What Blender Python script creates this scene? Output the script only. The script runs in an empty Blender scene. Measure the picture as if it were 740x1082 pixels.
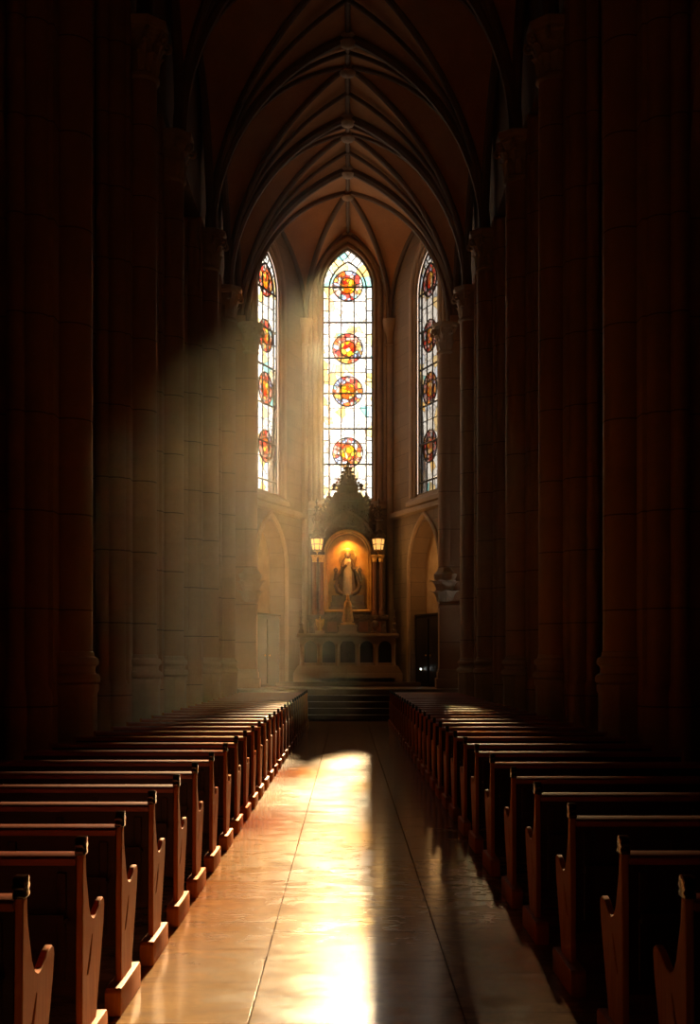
import bpy, bmesh, math, random
from mathutils import Vector, Matrix
PI = math.pi
S = bpy.context.scene
C = S.collection
random.seed(7)

# ------------------------------------------------------------ camera
cam = bpy.data.cameras.new('camera'); camo = bpy.data.objects.new('camera', cam); C.objects.link(camo)
FPX = 1300.0
cam.sensor_fit = 'VERTICAL'; cam.sensor_height = 36.0; cam.lens = 36.0 * FPX / 1082
cam.shift_y = (701 - 541) / 1082.0; cam.shift_x = (370 - 367.6) / 1082.0
cam.clip_start = 0.05; cam.clip_end = 300
camo.location = (0, 0, 1.7); camo.rotation_euler = (PI / 2, 0, 0)
S.camera = camo

# ------------------------------------------------------------ world, sun, exposure
w = bpy.data.worlds.new('sky'); S.world = w; w.use_nodes = True
bg = w.node_tree.nodes['Background']; bg.inputs[0].default_value = (0.96, 0.97, 1.0, 1); bg.inputs[1].default_value = 4.2
sun = bpy.data.lights.new('sun', 'SUN'); suno = bpy.data.objects.new('sun', sun); C.objects.link(suno)
sun.energy = 64; sun.color = (1.0, 0.70, 0.38); sun.angle = math.radians(1.8)
SUNX, SUNZ = 0.035, 0.370
suno.rotation_euler = Vector((-SUNX, -1, -SUNZ)).to_track_quat('-Z', 'Y').to_euler()
S.view_settings.view_transform = 'Standard'; S.view_settings.look = 'None'
S.view_settings.gamma = 1; S.view_settings.use_curve_mapping = False
S.view_settings.exposure = 0.0
cy = S.cycles
cy.use_denoising = True; cy.max_bounces = 7; cy.diffuse_bounces = 4; cy.glossy_bounces = 3
cy.volume_bounces = 0; cy.transparent_max_bounces = 8; cy.transmission_bounces = 2
cy.sample_clamp_indirect = 3.0; cy.caustics_reflective = False; cy.caustics_refractive = False
cy.volume_step_rate = 2.0; cy.volume_max_steps = 64; cy.use_light_tree = True

# ------------------------------------------------------------ materials
class NT:
    def __init__(s, name):
        s.m = bpy.data.materials.new(name); s.m.use_nodes = True
        s.t = s.m.node_tree; s.t.nodes.clear()
        s.out = s.n('ShaderNodeOutputMaterial')
        s.co = s.n('ShaderNodeTexCoord')
    def n(s, t, **k):
        o = s.t.nodes.new(t)
        for a, b in k.items(): setattr(o, a, b)
        return o
    def l(s, a, b): s.t.links.new(a, b)
    def m_(s, op, a, b=None, c=None, clamp=False):
        o = s.n('ShaderNodeMath', operation=op); o.use_clamp = clamp
        for i, v in enumerate((a, b, c)):
            if v is None: continue
            if isinstance(v, (int, float)): o.inputs[i].default_value = v
            else: s.l(v, o.inputs[i])
        return o.outputs[0]
    def noise(s, vec, scale, detail=4, rough=.55, dist=0):
        o = s.n('ShaderNodeTexNoise'); o.inputs['Scale'].default_value = scale; o.inputs['Detail'].default_value = detail
        o.inputs['Roughness'].default_value = rough; o.inputs['Distortion'].default_value = dist
        s.l(vec, o.inputs['Vector']); return o.outputs['Fac']
    def mapv(s, vec, scale=(1, 1, 1), loc=(0, 0, 0)):
        o = s.n('ShaderNodeMapping'); o.inputs['Scale'].default_value = scale; o.inputs['Location'].default_value = loc
        s.l(vec, o.inputs['Vector']); return o.outputs[0]
    def ramp(s, f, pts, const=False):
        o = s.n('ShaderNodeValToRGB'); r = o.color_ramp
        if const: r.interpolation = 'CONSTANT'
        while len(r.elements) < len(pts): r.elements.new(0.5)
        for e, (p, c) in zip(r.elements, pts):
            e.position = p; e.color = tuple(c) + (1,)
        s.l(f, o.inputs[0]); return o.outputs[0]
    def mix(s, f, a, b, mode='MIX'):
        o = s.n('ShaderNodeMix', data_type='RGBA', blend_type=mode)
        for i, v in ((0, f), (6, a), (7, b)):
            if isinstance(v, (int, float)): o.inputs[i].default_value = v
            elif isinstance(v, tuple): o.inputs[i].default_value = v + (1,)
            else: s.l(v, o.inputs[i])
        return o.outputs[2]
    def bump(s, h, strength=.3, dist=.02):
        o = s.n('ShaderNodeBump'); o.inputs['Strength'].default_value = strength; o.inputs['Distance'].default_value = dist
        s.l(h, o.inputs['Height']); return o.outputs[0]
    def pbr(s, col, rough=.5, metal=0, bump=None, spec=.5, coat=0):
        o = s.n('ShaderNodeBsdfPrincipled')
        for nm, v in (('Base Color', col), ('Roughness', rough), ('Metallic', metal), ('Specular IOR Level', spec), ('Coat Weight', coat)):
            if isinstance(v, (int, float)): o.inputs[nm].default_value = v
            elif isinstance(v, tuple): o.inputs[nm].default_value = v + (1,)
            else: s.l(v, o.inputs[nm])
        o.inputs['Coat Roughness'].default_value = .08
        if bump is not None: s.l(bump, o.inputs['Normal'])
        s.l(o.outputs[0], s.out.inputs[0]); return s.m
    def sep(s, v):
        o = s.n('ShaderNodeSeparateXYZ'); s.l(v, o.inputs[0]); return o.outputs

def stone(name, a, b, joint=0.0, rough=.75, js=.35):
    t = NT(name); v = t.co.outputs['Object']
    n1 = t.noise(v, 1.3, 6); n2 = t.noise(v, 14, 5)
    col = t.ramp(n1, [(.3, a), (.7, b)])
    col = t.mix(t.m_('MULTIPLY', n2, .5), col, tuple(x * .55 for x in a))
    h = n2
    if joint:
        z = t.sep(v)[2]
        f = t.m_('ABSOLUTE', t.m_('SUBTRACT', t.m_('FRACT', t.m_('DIVIDE', z, joint)), .5))
        ln = t.m_('GREATER_THAN', f, .5 - .008 / joint * 1.2)
        bl = t.n('ShaderNodeTexWhiteNoise', noise_dimensions='1D'); t.l(t.m_('FLOOR', t.m_('ADD', t.m_('DIVIDE', z, joint), .5)), bl.inputs['W'])
        col = t.mix(t.m_('MULTIPLY', bl.outputs[0], .4), col, tuple(x * .62 for x in b))
        col = t.mix(t.m_('MULTIPLY', ln, .85), col, tuple(x * .2 for x in a))
        h = t.m_('SUBTRACT', t.m_('MULTIPLY', n2, .4), t.m_('MULTIPLY', ln, 1.0))
    return t.pbr(col, rough, bump=t.bump(h, js, .015))

M = {}
M['pier'] = stone('warm sandstone', (.44, .23, .11), (.56, .32, .17), 1.18, .6)
M['carved'] = stone('carved sandstone', (.42, .28, .17), (.58, .42, .27), 0, .7)
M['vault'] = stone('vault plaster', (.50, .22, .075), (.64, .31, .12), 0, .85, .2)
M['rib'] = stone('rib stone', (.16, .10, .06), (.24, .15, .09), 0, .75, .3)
M['altar'] = stone('pale altar stone', (.44, .31, .21), (.58, .43, .30), 0, .6)
t = NT('dark carved oak'); v = t.co.outputs['Object']; n = t.noise(v, 11, 5, .6, .5)
cv = t.n('ShaderNodeTexVoronoi', feature='SMOOTH_F1'); cv.inputs['Scale'].default_value = 7; t.l(v, cv.inputs['Vector'])
M['dark_carved'] = t.pbr(t.ramp(n, [(.3, (.045, .024, .014)), (.7, (.12, .065, .036))]), .5, bump=t.bump(t.m_('SUBTRACT', n, cv.outputs['Distance']), .8, .05))
M['brown_marble'] = stone('red brown marble', (.16, .06, .035), (.28, .12, .06), 0, .3)

def ashlar(name, a, b):
    t = NT(name); v = t.co.outputs['Object']
    sx, sy, sz = t.sep(v)
    cmb = t.n('ShaderNodeCombineXYZ'); t.l(sx, cmb.inputs[0]); t.l(sz, cmb.inputs[1])
    br = t.n('ShaderNodeTexBrick'); br.inputs['Scale'].default_value = 1.0
    br.inputs['Brick Width'].default_value = 1.1; br.inputs['Row Height'].default_value = .5; br.inputs['Mortar Size'].default_value = .008
    br.inputs['Color1'].default_value = a + (1,); br.inputs['Color2'].default_value = b + (1,)
    br.inputs['Mortar'].default_value = tuple(x * .45 for x in a) + (1,)
    t.l(cmb.outputs[0], br.inputs['Vector'])
    n = t.noise(v, 3, 7)
    col = t.mix(t.m_('MULTIPLY', n, .7), br.outputs['Color'], tuple(x * .5 for x in a))
    return t.pbr(col, .8, bump=t.bump(t.m_('SUBTRACT', t.m_('MULTIPLY', n, .4), br.outputs['Fac']), .3, .02))
M['wall'] = ashlar('ashlar wall', (.30, .205, .125), (.38, .27, .17))

def wood(name, a, b, rough=.3, axis=0, coat=.3, spec=.5):
    t = NT(name); v = t.co.outputs['Object']
    sc = [9, 9, 9]; sc[axis] = .7
    g = t.noise(t.mapv(v, tuple(sc)), 3.5, 6, .6, 1.2); g2 = t.noise(v, .9, 3)
    col = t.ramp(g, [(.3, a), (.72, b)])
    col = t.mix(t.m_('MULTIPLY', g2, .5), col, tuple(x * .5 for x in a))
    return t.pbr(col, rough, bump=t.bump(g, .08, .005), coat=coat, spec=spec)
M['wood'] = wood('shaded dark mahogany', (.022, .005, .003), (.045, .011, .006), .4, 0, .1, .3)  # same wood darkened: shade on the pew backs is put into the colour
M['rail'] = wood('sunlit polished mahogany rail', (.30, .055, .026), (.46, .10, .05), .36, 0, .3)  # lighter, redder copy: the lit streak on the rails is in the colour
M['wood_end'] = wood('aisle-lit mahogany end panel', (.42, .12, .022), (.64, .23, .05), .6, 2, .0, .12)  # bright orange copy: glow bounced from the aisle is in the colour
M['cap'] = wood('ebonised cap', (.014, .008, .006), (.03, .016, .010), .12, 0, 1.0)
M['wood_black'] = wood('blackened oak', (.012, .009, .007), (.03, .02, .014), .45, 2, .1)

t = NT('polished stone paving'); v = t.co.outputs['Object']; X, Y, Z = t.sep(v)
# strips of slabs: joints at x=-0.47 and x=0.56 then every 0.9 m outwards
def near(x, c, wd): return t.m_('LESS_THAN', t.m_('ABSOLUTE', t.m_('SUBTRACT', x, c)), wd)
strip = t.m_('ADD', t.m_('ADD', t.m_('GREATER_THAN', X, -.47), t.m_('GREATER_THAN', X, .56)), t.m_('ADD', t.m_('GREATER_THAN', X, 1.5), t.m_('GREATER_THAN', X, -1.45)))
jl = t.m_('MAXIMUM', near(X, -.47, .0045), near(X, .56, .0045))
per = .76
yy = t.m_('ADD', t.m_('DIVIDE', Y, per), t.m_('MULTIPLY', strip, .37))
fy = t.m_('ABSOLUTE', t.m_('SUBTRACT', t.m_('FRACT', yy), .5))
jl = t.m_('MAXIMUM', jl, t.m_('GREATER_THAN', fy, .5 - .007))
wn = t.n('ShaderNodeTexWhiteNoise', noise_dimensions='2D'); cb = t.n('ShaderNodeCombineXYZ')
t.l(t.m_('FLOOR', t.m_('ADD', yy, .5)), cb.inputs[0]); t.l(strip, cb.inputs[1]); t.l(cb.outputs[0], wn.inputs[0])
n1 = t.noise(t.mapv(v, (1, .8, 1)), 1.4, 7, .6, .8); n2 = t.noise(t.mapv(v, (1.3, 2.4, 1)), 2.2, 7, .65, .8); n3 = t.noise(v, 60, 4)
col = t.ramp(n1, [(.3, (.30, .18, .08)), (.5, (.46, .29, .135)), (.72, (.56, .38, .20))])
col = t.mix(t.m_('MULTIPLY', t.ramp(n2, [(.44, (0, 0, 0)), (.60, (1, 1, 1))]), .8), col, (.17, .095, .042))
n5 = t.noise(t.mapv(v, (1, 1.5, 1), (3, 1, 0)), 7.5, 8, .7, .4)
col = t.mix(t.m_('MULTIPLY', t.ramp(n5, [(.46, (0, 0, 0)), (.66, (1, 1, 1))]), .6), col, (.20, .115, .05))
col = t.mix(t.m_('MULTIPLY', wn.outputs[0], .4), col, (.30, .18, .085))
col = t.mix(t.m_('MULTIPLY', jl, .8), col, (.05, .03, .016))
rg = t.m_('ADD', t.m_('MULTIPLY', jl, .6), t.m_('ADD', t.m_('MULTIPLY', n2, .16), t.m_('ADD', .05, t.m_('MULTIPLY', n3, .05))))
M['floor'] = t.pbr(col, rg, spec=t.m_('MULTIPLY', t.m_('SUBTRACT', 1.0, jl), .6), bump=t.bump(t.m_('SUBTRACT', t.m_('ADD', t.m_('MULTIPLY', n2, .06), t.m_('MULTIPLY', n3, .02)), t.m_('MULTIPLY', jl, .12)), .12, .01))
M['step'] = stone('dark step stone', (.07, .055, .045), (.13, .10, .08), 0, .35, .15)
M['chancel'] = stone('chancel paving', (.16, .12, .08), (.24, .18, .13), 0, .35, .15)
t = NT('aged gold'); n = t.noise(t.co.outputs['Object'], 18, 4)
M['gold'] = t.pbr(t.ramp(n, [(.3, (.60, .34, .09)), (.7, (1, .68, .24))]), .32, .9)
t = NT('lead came'); M['lead'] = t.pbr((.035, .035, .04), .6, .3)
t = NT('gilded ochre panel'); v = t.co.outputs['Object']; n = t.noise(v, 4, 6)
M['ochre'] = t.pbr(t.ramp(n, [(.3, (.50, .25, .06)), (.7, (.70, .40, .11))]), .55, .1, bump=t.bump(n, .2, .01))
t = NT('niche plaster'); n = t.noise(t.co.outputs['Object'], 2.2, 6)
M['plaster'] = t.pbr(t.ramp(n, [(.3, (.42, .27, .13)), (.7, (.60, .41, .22))]), .85)
t = NT('statue ivory robe'); n = t.noise(t.co.outputs['Object'], 7, 5)
M['robe'] = t.pbr(t.ramp(n, [(.3, (.42, .30, .16)), (.7, (.62, .47, .27))]), .6)
t = NT('statue brown mantle'); n = t.noise(t.co.outputs['Object'], 7, 5)
M['mantle'] = t.pbr(t.ramp(n, [(.3, (.07, .04, .02)), (.7, (.17, .10, .05))]), .55)
t = NT('carved flesh'); M['flesh'] = t.pbr((.46, .29, .17), .55)
def emis(name, c, s):
    t = NT(name); e = t.n('ShaderNodeEmission'); e.inputs[0].default_value = c + (1,); e.inputs[1].default_value = s
    t.l(e.outputs[0], t.out.inputs[0]); return t.m
M['lamp_glass'] = emis('lit lantern glass', (1, .47, .11), 1.35)
M['small_light'] = emis('small lit lamp', (.9, 1, .95), 6)

def glass_mat(name, seed, cents, tint, rad, redness=0):
    t = NT(name); v = t.co.outputs['Object']; x, y, z = t.sep(v)
    r2 = None; dz = None
    for c in cents:
        d = t.m_('SUBTRACT', z, c)
        q = t.m_('SQRT', t.m_('ADD', t.m_('MULTIPLY', x, x), t.m_('MULTIPLY', d, d)))
        r2 = q if r2 is None else t.m_('MINIMUM', r2, q)
    def vor(scale, off, feat='F1'):
        o = t.n('ShaderNodeTexVoronoi', feature=feat); o.inputs['Scale'].default_value = scale
        t.l(t.mapv(v, (1, 1, 1), (off, 0, off * 1.7)), o.inputs['Vector']); return o
    A = vor(6.2, seed); Ae = vor(6.2, seed, 'DISTANCE_TO_EDGE'); B = vor(2.6, seed + 3); Be = vor(2.6, seed + 3, 'DISTANCE_TO_EDGE')
    ra = t.sep(A.outputs['Color'])[0]; rb = t.sep(B.outputs['Color'])[0]; rb2 = t.sep(B.outputs['Color'])[1]
    outer = t.ramp(ra, [(0, (.85, .25, .22)), (.18, (.95, .62, .60)), (.36, (.95, .9, .9)), (.5, (.62, .72, .95)), (.64, (.95, .70, .35)), (.8, (.9, .38, .15)), (.92, (.55, .8, .85))], True)
    inner = t.ramp(ra, [(0, (.95, .30, .05)), (.3, (1, .62, .08)), (.55, (1, .85, .25)), (.75, (.80, .08, .05)), (.9, (1, .95, .7))], True)
    med = t.mix(t.m_('LESS_THAN', r2, rad * .56), outer, inner)
    if redness: med = t.mix(redness, med, (.62, .20, .10))
    bgc = t.ramp(rb, [(0, (1, 1, 1)), (.66, (1, .80, .42)), (.76, (1, 1, 1)), (.84, (.80, .88, 1)), (.9, (1, .72, .22)), (.965, (.25, .72, .75))], True)
    bgc = t.mix(.35, bgc, (1, .98, .93))
    col = t.mix(t.m_('LESS_THAN', r2, rad), bgc, med)
    # painted tendrils on the clear ground
    wv = t.noise(t.mapv(v, (1, 1, 1), (seed, 0, 0)), 5.5, 2, .4, .6)
    line = t.m_('LESS_THAN', t.m_('ABSOLUTE', t.m_('SUBTRACT', wv, .5)), .012)
    la = t.m_('MULTIPLY', t.m_('LESS_THAN', Ae.outputs['Distance'], .075), t.m_('LESS_THAN', r2, rad))
    lb = t.m_('MULTIPLY', t.m_('LESS_THAN', Be.outputs['Distance'], .03), t.m_('GREATER_THAN', r2, rad))
    dk = t.m_('ADD', t.m_('MULTIPLY', la, .75), t.m_('MULTIPLY', t.m_('MAXIMUM', lb, line), .5), clamp=True)
    col = t.mix(dk, col, (.10, .09, .09))
    col = t.mix(1.0, col, tint, 'MULTIPLY')
    tr = t.n('ShaderNodeBsdfTransparent'); t.l(col, tr.inputs[0])
    gl = t.n('ShaderNodeBsdfGlossy'); gl.inputs['Roughness'].default_value = .1
    tl = t.n('ShaderNodeBsdfTranslucent'); t.l(col, tl.inputs[0])
    mx = t.n('ShaderNodeMixShader'); mx.inputs[0].default_value = .06; t.l(tr.outputs[0], mx.inputs[1]); t.l(tl.outputs[0], mx.inputs[2])
    m2 = t.n('ShaderNodeMixShader'); m2.inputs[0].default_value = .04; t.l(mx.outputs[0], m2.inputs[1]); t.l(gl.outputs[0], m2.inputs[2])
    t.l(m2.outputs[0], t.out.inputs[0]); return t.m

# ------------------------------------------------------------ mesh helpers
class MB:
    def __init__(s): s.v = []; s.f = []
    def add(s, vs, fs, mtx=None):
        k = len(s.v)
        for p in vs:
            p = Vector(p); s.v.append(mtx @ p if mtx else p)
        for f in fs: s.f.append([i + k for i in f])
        return s
    def box(s, x0, x1, y0, y1, z0, z1, mtx=None):
        vs = [(x, y, z) for z in (z0, z1) for y in (y0, y1) for x in (x0, x1)]
        return s.add(vs, [(0, 2, 3, 1), (4, 5, 7, 6), (0, 1, 5, 4), (2, 6, 7, 3), (0, 4, 6, 2), (1, 3, 7, 5)], mtx)
    def lathe(s, prof, n=24, c=(0, 0, 0), sx=1, sy=1, rot=0, fold=0, nf=8, mtx=None, fz=None):
        vs = []; fs = []
        for j, (r, z) in enumerate(prof):
            for i in range(n):
                a = rot + 2 * PI * i / n
                k = 1 + (fold * (fz(z) if fz else 1)) * math.sin(nf * a + z * 1.3) if fold else 1
                vs.append((c[0] + r * k * sx * math.cos(a), c[1] + r * k * sy * math.sin(a), c[2] + z))
        m = len(prof)
        for j in range(m - 1):
            for i in range(n):
                i2 = (i + 1) % n
                fs.append((j * n + i, j * n + i2, (j + 1) * n + i2, (j + 1) * n + i))
        fs.append([i for i in range(n)][::-1]); fs.append([(m - 1) * n + i for i in range(n)])
        return s.add(vs, fs, mtx)
    def tube(s, pts, r, n=8, sq=1.0, cap=True, mtx=None):
        pts = [Vector(p) for p in pts]; m = len(pts); rr = r if isinstance(r, (list, tuple)) else [r] * m
        vs = []; fs = []; up = None
        for j in range(m):
            d = (pts[min(j + 1, m - 1)] - pts[max(j - 1, 0)]).normalized()
            if up is None: up = d.orthogonal().normalized() if abs(d.z) > .99 else d.cross(Vector((0, 0, 1))).normalized()
            a = (up - d * up.dot(d)).normalized(); b = d.cross(a); up = a
            for i in range(n):
                th = 2 * PI * (i + .5) / n
                vs.append(pts[j] + a * math.cos(th) * rr[j] + b * math.sin(th) * rr[j] * sq)
        for j in range(m - 1):
            for i in range(n):
                i2 = (i + 1) % n
                fs.append((j * n + i, j * n + i2, (j + 1) * n + i2, (j + 1) * n + i))
        if cap:
            fs.append([i for i in range(n)][::-1]); fs.append([(m - 1) * n + i for i in range(n)])
        return s.add(vs, fs, mtx)
    def prism(s, poly, a0, a1, axis='x', mtx=None):
        # poly of 2-D points; axis x: (y,z); axis y: (x,z); axis z: (x,y)
        def P(p, a): return {'x': (a, p[0], p[1]), 'y': (p[0], a, p[1]), 'z': (p[0], p[1], a)}[axis]
        n = len(poly); vs = [P(p, a0) for p in poly] + [P(p, a1) for p in poly]
        fs = [list(range(n)), list(range(2 * n - 1, n - 1, -1))]
        for i in range(n): fs.append((i, i + n, (i + 1) % n + n, (i + 1) % n))
        return s.add(vs, fs, mtx)
    def holed(s, outer, holes, a0, a1, axis='x', mtx=None, far=None):
        def P(p, a): return {'x': (a, p[0], p[1]), 'y': (p[0], a, p[1]), 'z': (p[0], p[1], a)}[axis]
        bm = bmesh.new(); loops = [outer] + holes; es = []; flat = []
        for lp in loops:
            vv = [bm.verts.new((p[0], p[1], 0)) for p in lp]; flat += lp
            for i in range(len(vv)): es.append(bm.edges.new((vv[i], vv[(i + 1) % len(vv)])))
        bm.verts.index_update()
        bmesh.ops.triangle_fill(bm, use_beauty=True, edges=es)
        bm.verts.index_update(); tr = [[v.index for v in f.verts] for f in bm.faces]; bm.free()
        n = len(flat); vs = [P(p, a0) for p in flat] + [P(far(p, i) if far else p, a1) for i, p in enumerate(flat)]; fs = list(tr) + [[i + n for i in f][::-1] for f in tr]
        k = 0
        for lp in loops:
            m = len(lp)
            for i in range(m): fs.append((k + i, k + (i + 1) % m, k + (i + 1) % m + n, k + i + n))
            k += m
        return s.add(vs, fs, mtx)
    def ball(s, c, rx, ry=None, rz=None, n=12, mtx=None):
        ry = ry or rx; rz = rz or rx
        prof = [(max(math.sin(PI * j / n), .02), -math.cos(PI * j / n) * rz) for j in range(n + 1)]
        return s.lathe(prof, n + 4, c, rx, ry, mtx=mtx)
    def build(s, name, mat, parent=None, bevel=0, smooth=True, loc=None, ang=35, seg=2):
        bm = bmesh.new(); vv = [bm.verts.new(p) for p in s.v]
        for f in s.f:
            try: bm.faces.new([vv[i] for i in f])
            except ValueError: pass
        bmesh.ops.recalc_face_normals(bm, faces=bm.faces)
        if bevel:
            es = [e for e in bm.edges if len(e.link_faces) == 2 and e.calc_face_angle(0) > math.radians(35)]
            bmesh.ops.bevel(bm, geom=es, offset=bevel, segments=seg, profile=.6, affect='EDGES', clamp_overlap=True)
        me = bpy.data.meshes.new(name); bm.to_mesh(me); bm.free()
        if smooth:
            me.shade_smooth(); me.set_sharp_from_angle(angle=math.radians(ang))
        me.materials.append(M[mat] if isinstance(mat, str) else mat)
        o = bpy.data.objects.new(name, me); C.objects.link(o)
        if parent: o.parent = parent
        if loc: o.location = loc
        return o

def tag(o, label=None, cat=None, group=None, kind=None):
    if label: o['label'] = label
    if cat: o['category'] = cat
    if group: o['group'] = group
    if kind: o['kind'] = kind
    return o
def empty(name, loc=(0, 0, 0), rz=0):
    o = bpy.data.objects.new(name, None); C.objects.link(o); o.location = loc; o.rotation_euler = (0, 0, rz); o.empty_display_size = .2
    return o
KIDS = {}
def copy_tree(o, parent=None):
    c = o.copy(); C.objects.link(c)
    if parent: c.parent = parent
    for ch in [x for x in bpy.data.objects if x.parent == o]: copy_tree(ch, c)
    return c
def ordinal(n):
    return ['', 'nearest', 'second', 'third', 'fourth', 'fifth', 'sixth', 'seventh', 'eighth', 'ninth', 'tenth', 'eleventh', 'twelfth', 'thirteenth', 'fourteenth', 'fifteenth', 'sixteenth'][n]

def lancet(hw, zs, za, n=14, y=None):
    """pointed arch outline from (-hw,zs) over the apex (0,za) to (hw,zs)"""
    th = PI * .36; out = []
    for i in range(n + 1):
        a = th * i / n
        out.append((-hw + hw * (1 - math.cos(a)) / (1 - math.cos(th)), zs + (za - zs) * math.sin(a) / math.sin(th)))
    return out + [(-x, z) for x, z in out[-2::-1]]
def round_arch(hw, zs, n=16, rise=None):
    rise = rise or hw
    return [(-hw * math.cos(PI * i / n), zs + rise * math.sin(PI * i / n)) for i in range(n + 1)]

# ------------------------------------------------------------ the setting
YB = -7.0
PY = [-5.0, 0.0, 5.1, 10.2, 15.4, 20.6, 24.9, 30.5, 35.0]
YE = 38.7
SPR = 12.38
tag(MB().box(-8.4, 8.4, YB, 36.3, -.3, 0).build('floor', 'floor', smooth=False), kind='structure')
# chancel: platform behind the steps, and the predella round the altar
PH = .92
tag(MB().box(-8.4, 8.4, 37.4, 46, -.3, PH).build('floor_chancel', 'chancel', bevel=.02), kind='structure')

for sgn, side in ((-1, 'left'), (1, 'right')):
    b = MB()
    ys = PY + [YE + .3]
    prev = YB
    for y in ys:
        y0, y1 = prev, y; prev = y
        ym = (y0 + y1) / 2; hw = (y1 - y0) / 2 - .5
        if hw < .3: hw = .3
        arch = [(ym + a, z) for a, z in lancet(hw, 6.5, 10.6)]
        poly = [(y0, 12.7), (y0, 0), (ym - hw, 0)] + arch + [(ym + hw, 0), (y1, 0), (y1, 12.7)]
        b.prism(poly, sgn * 4.1, sgn * 4.5, 'x')
    tag(b.build('wall_' + side, 'pier', smooth=False), kind='structure')
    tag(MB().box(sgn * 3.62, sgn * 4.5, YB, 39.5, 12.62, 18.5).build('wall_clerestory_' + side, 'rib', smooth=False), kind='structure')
    tag(MB().box(sgn * 8.0, sgn * 8.4, YB, 39.4, 0, 12).build('wall_aisle_' + side, 'wall', smooth=False), kind='structure')
    tag(MB().box(sgn * 4.5, sgn * 8.4, YB, 39.4, 11.6, 12).build('ceiling_aisle_' + side, 'vault', smooth=False), kind='structure')
    tag(MB().box(sgn * 3.33, sgn * 8.4, 39.1, 39.5, 0, 18.5).build('wall_chancel_' + side, 'wall', smooth=False), kind='structure')
WWH = [(-1.5, 6.0)] + lancet(1.5, 12.5, 15.6) + [(1.5, 6.0)]  # opening of an added, unseen window that keeps the columns from going black
tag(MB().holed([(-8.4, 0), (8.4, 0), (8.4, 18.5), (-8.4, 18.5)], [WWH], YB - .4, YB, 'y').build('wall_entrance', 'wall', smooth=False), kind='structure')
t = NT('added fill window amber glass'); v = t.co.outputs['Object']  # glass of the added window, tinted for a dim warm fill
vo_ = t.n('ShaderNodeTexVoronoi'); vo_.inputs['Scale'].default_value = 3.0; t.l(v, vo_.inputs['Vector'])
cg = t.ramp(t.sep(vo_.outputs['Color'])[0], [(0, (.18, .10, .042)), (.4, (.15, .078, .033)), (.7, (.19, .12, .055)), (.9, (.13, .065, .03))], True)
tr = t.n('ShaderNodeBsdfTransparent'); t.l(cg, tr.inputs[0]); t.l(tr.outputs[0], t.out.inputs[0])
ww = MB().prism([(x, z) for x, z in WWH], YB - .22, YB - .20, 'y').build('window_added_fill', t.m, smooth=False); tag(ww, kind='structure')
wb = MB()
for x in (-1.0, -.5, 0, .5, 1.0): wb.tube([(x, YB - .16, 6), (x, YB - .16, 13.2)], .03, 6)
for z in (7, 8, 9, 10, 11, 12, 13): wb.tube([(-1.5, YB - .16, z), (1.5, YB - .16, z)], .03, 6)
wb.build('glazing_bars', M['lead'], ww)
wl_ = bpy.data.lights.new('daylight_portal', 'AREA'); wl_.shape = 'RECTANGLE'; wl_.size = 3; wl_.size_y = 9.6; wl_.cycles.is_portal = True  # portal for the added window
wo_ = bpy.data.objects.new('daylight_portal', wl_); C.objects.link(wo_); wo_.location = (0, YB - .25, 10.8); wo_.rotation_euler = (PI / 2, 0, 0); wo_.rotation_euler = Vector((0, 1, 0)).to_track_quat('-Z', 'Z').to_euler()
tag(MB().box(-8.4, 8.4, YB - .4, 46, 18.5, 18.8).build('ceiling_roof', 'wood_black', smooth=False), kind='structure')

# apse walls with window and niche openings; each wall is built in its own frame: x along the wall, y outwards
def wall_frame(p0, p1):
    d = Vector((p1[0] - p0[0], p1[1] - p0[1], 0)); L = d.length; d.normalize()
    nrm = Vector((-d.y, d.x, 0))
    if nrm.y < 0: nrm = -nrm
    m = Matrix(((d.x, nrm.x, 0, (p0[0] + p1[0]) / 2), (d.y, nrm.y, 0, (p0[1] + p1[1]) / 2), (0, 0, 1, 0), (0, 0, 0, 1)))
    return m, L
EX = 3.35
WALLS = {}
def apse_wall(name, p0, p1, wx, whw, wz0, wzs, wza, niche=None, splay=0):
    m, L = wall_frame(p0, p1)
    out = [(-L / 2 - .05, 0), (L / 2 + .05, 0), (L / 2 + .05, 18.5), (-L / 2 - .05, 18.5)]
    holes = [[(wx - whw, wz0)] + [(wx + a, z) for a, z in lancet(whw, wzs, wza)] + [(wx + whw, wz0)]]
    if niche:
        nx, nhw, nz0, nzs, nza = niche
        holes.append([(nx - nhw, nz0)] + [(nx + a, z) for a, z in lancet(nhw, nzs, nza)] + [(nx + nhw, nz0)])
    nw = len(holes[0])
    def far(p, i):   # the window opening widens towards the outside
        if not (4 <= i < 4 + nw): return p
        x, z = p
        if splay: x = wx + (x - wx) * (2.75 if (x - wx) * splay > 0 else 1.0)
        return (x, wz0 + (z - wz0) * (1.11 if z > wz0 else 1))
    b = MB().holed(out, holes, 0, .75, 'y', far=far)
    o = b.build(name, 'wall', smooth=False); o.matrix_world = m
    tag(o, kind='structure'); WALLS[name] = (m, L, o)
    # moulded arch round the window, three stepped rolls
    q = MB()
    for k, (off, r, yo) in enumerate(((.10, .07, -.02), (.27, .10, -.05), (.46, .08, -.03))):
        a = lancet(whw + off, wzs, wza + off * 1.35)
        q.tube([(wx - whw - off, yo, wz0 - .1)] + [(wx + p, yo, z) for p, z in a] + [(wx + whw + off, yo, wz0 - .1)], r, 8)
    q.build('window_moulding', 'carved', o)
    # sloping sill
    q = MB(); q.prism([(-.22, wz0 - .38), (.0, wz0 - .42), (.08, wz0 - .42), (.08, wz0), (.04, wz0), (-.10, wz0 - .16), (-.22, wz0 - .24)], wx - whw - .5, wx + whw + .5, 'x')
    q.build('sill', 'carved', o, bevel=.01)
    return o, m, L
CW = apse_wall('wall_back', (-1.55, 44), (1.55, 44), 0, .885, 7.6, 15.1, 16.5)
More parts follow.
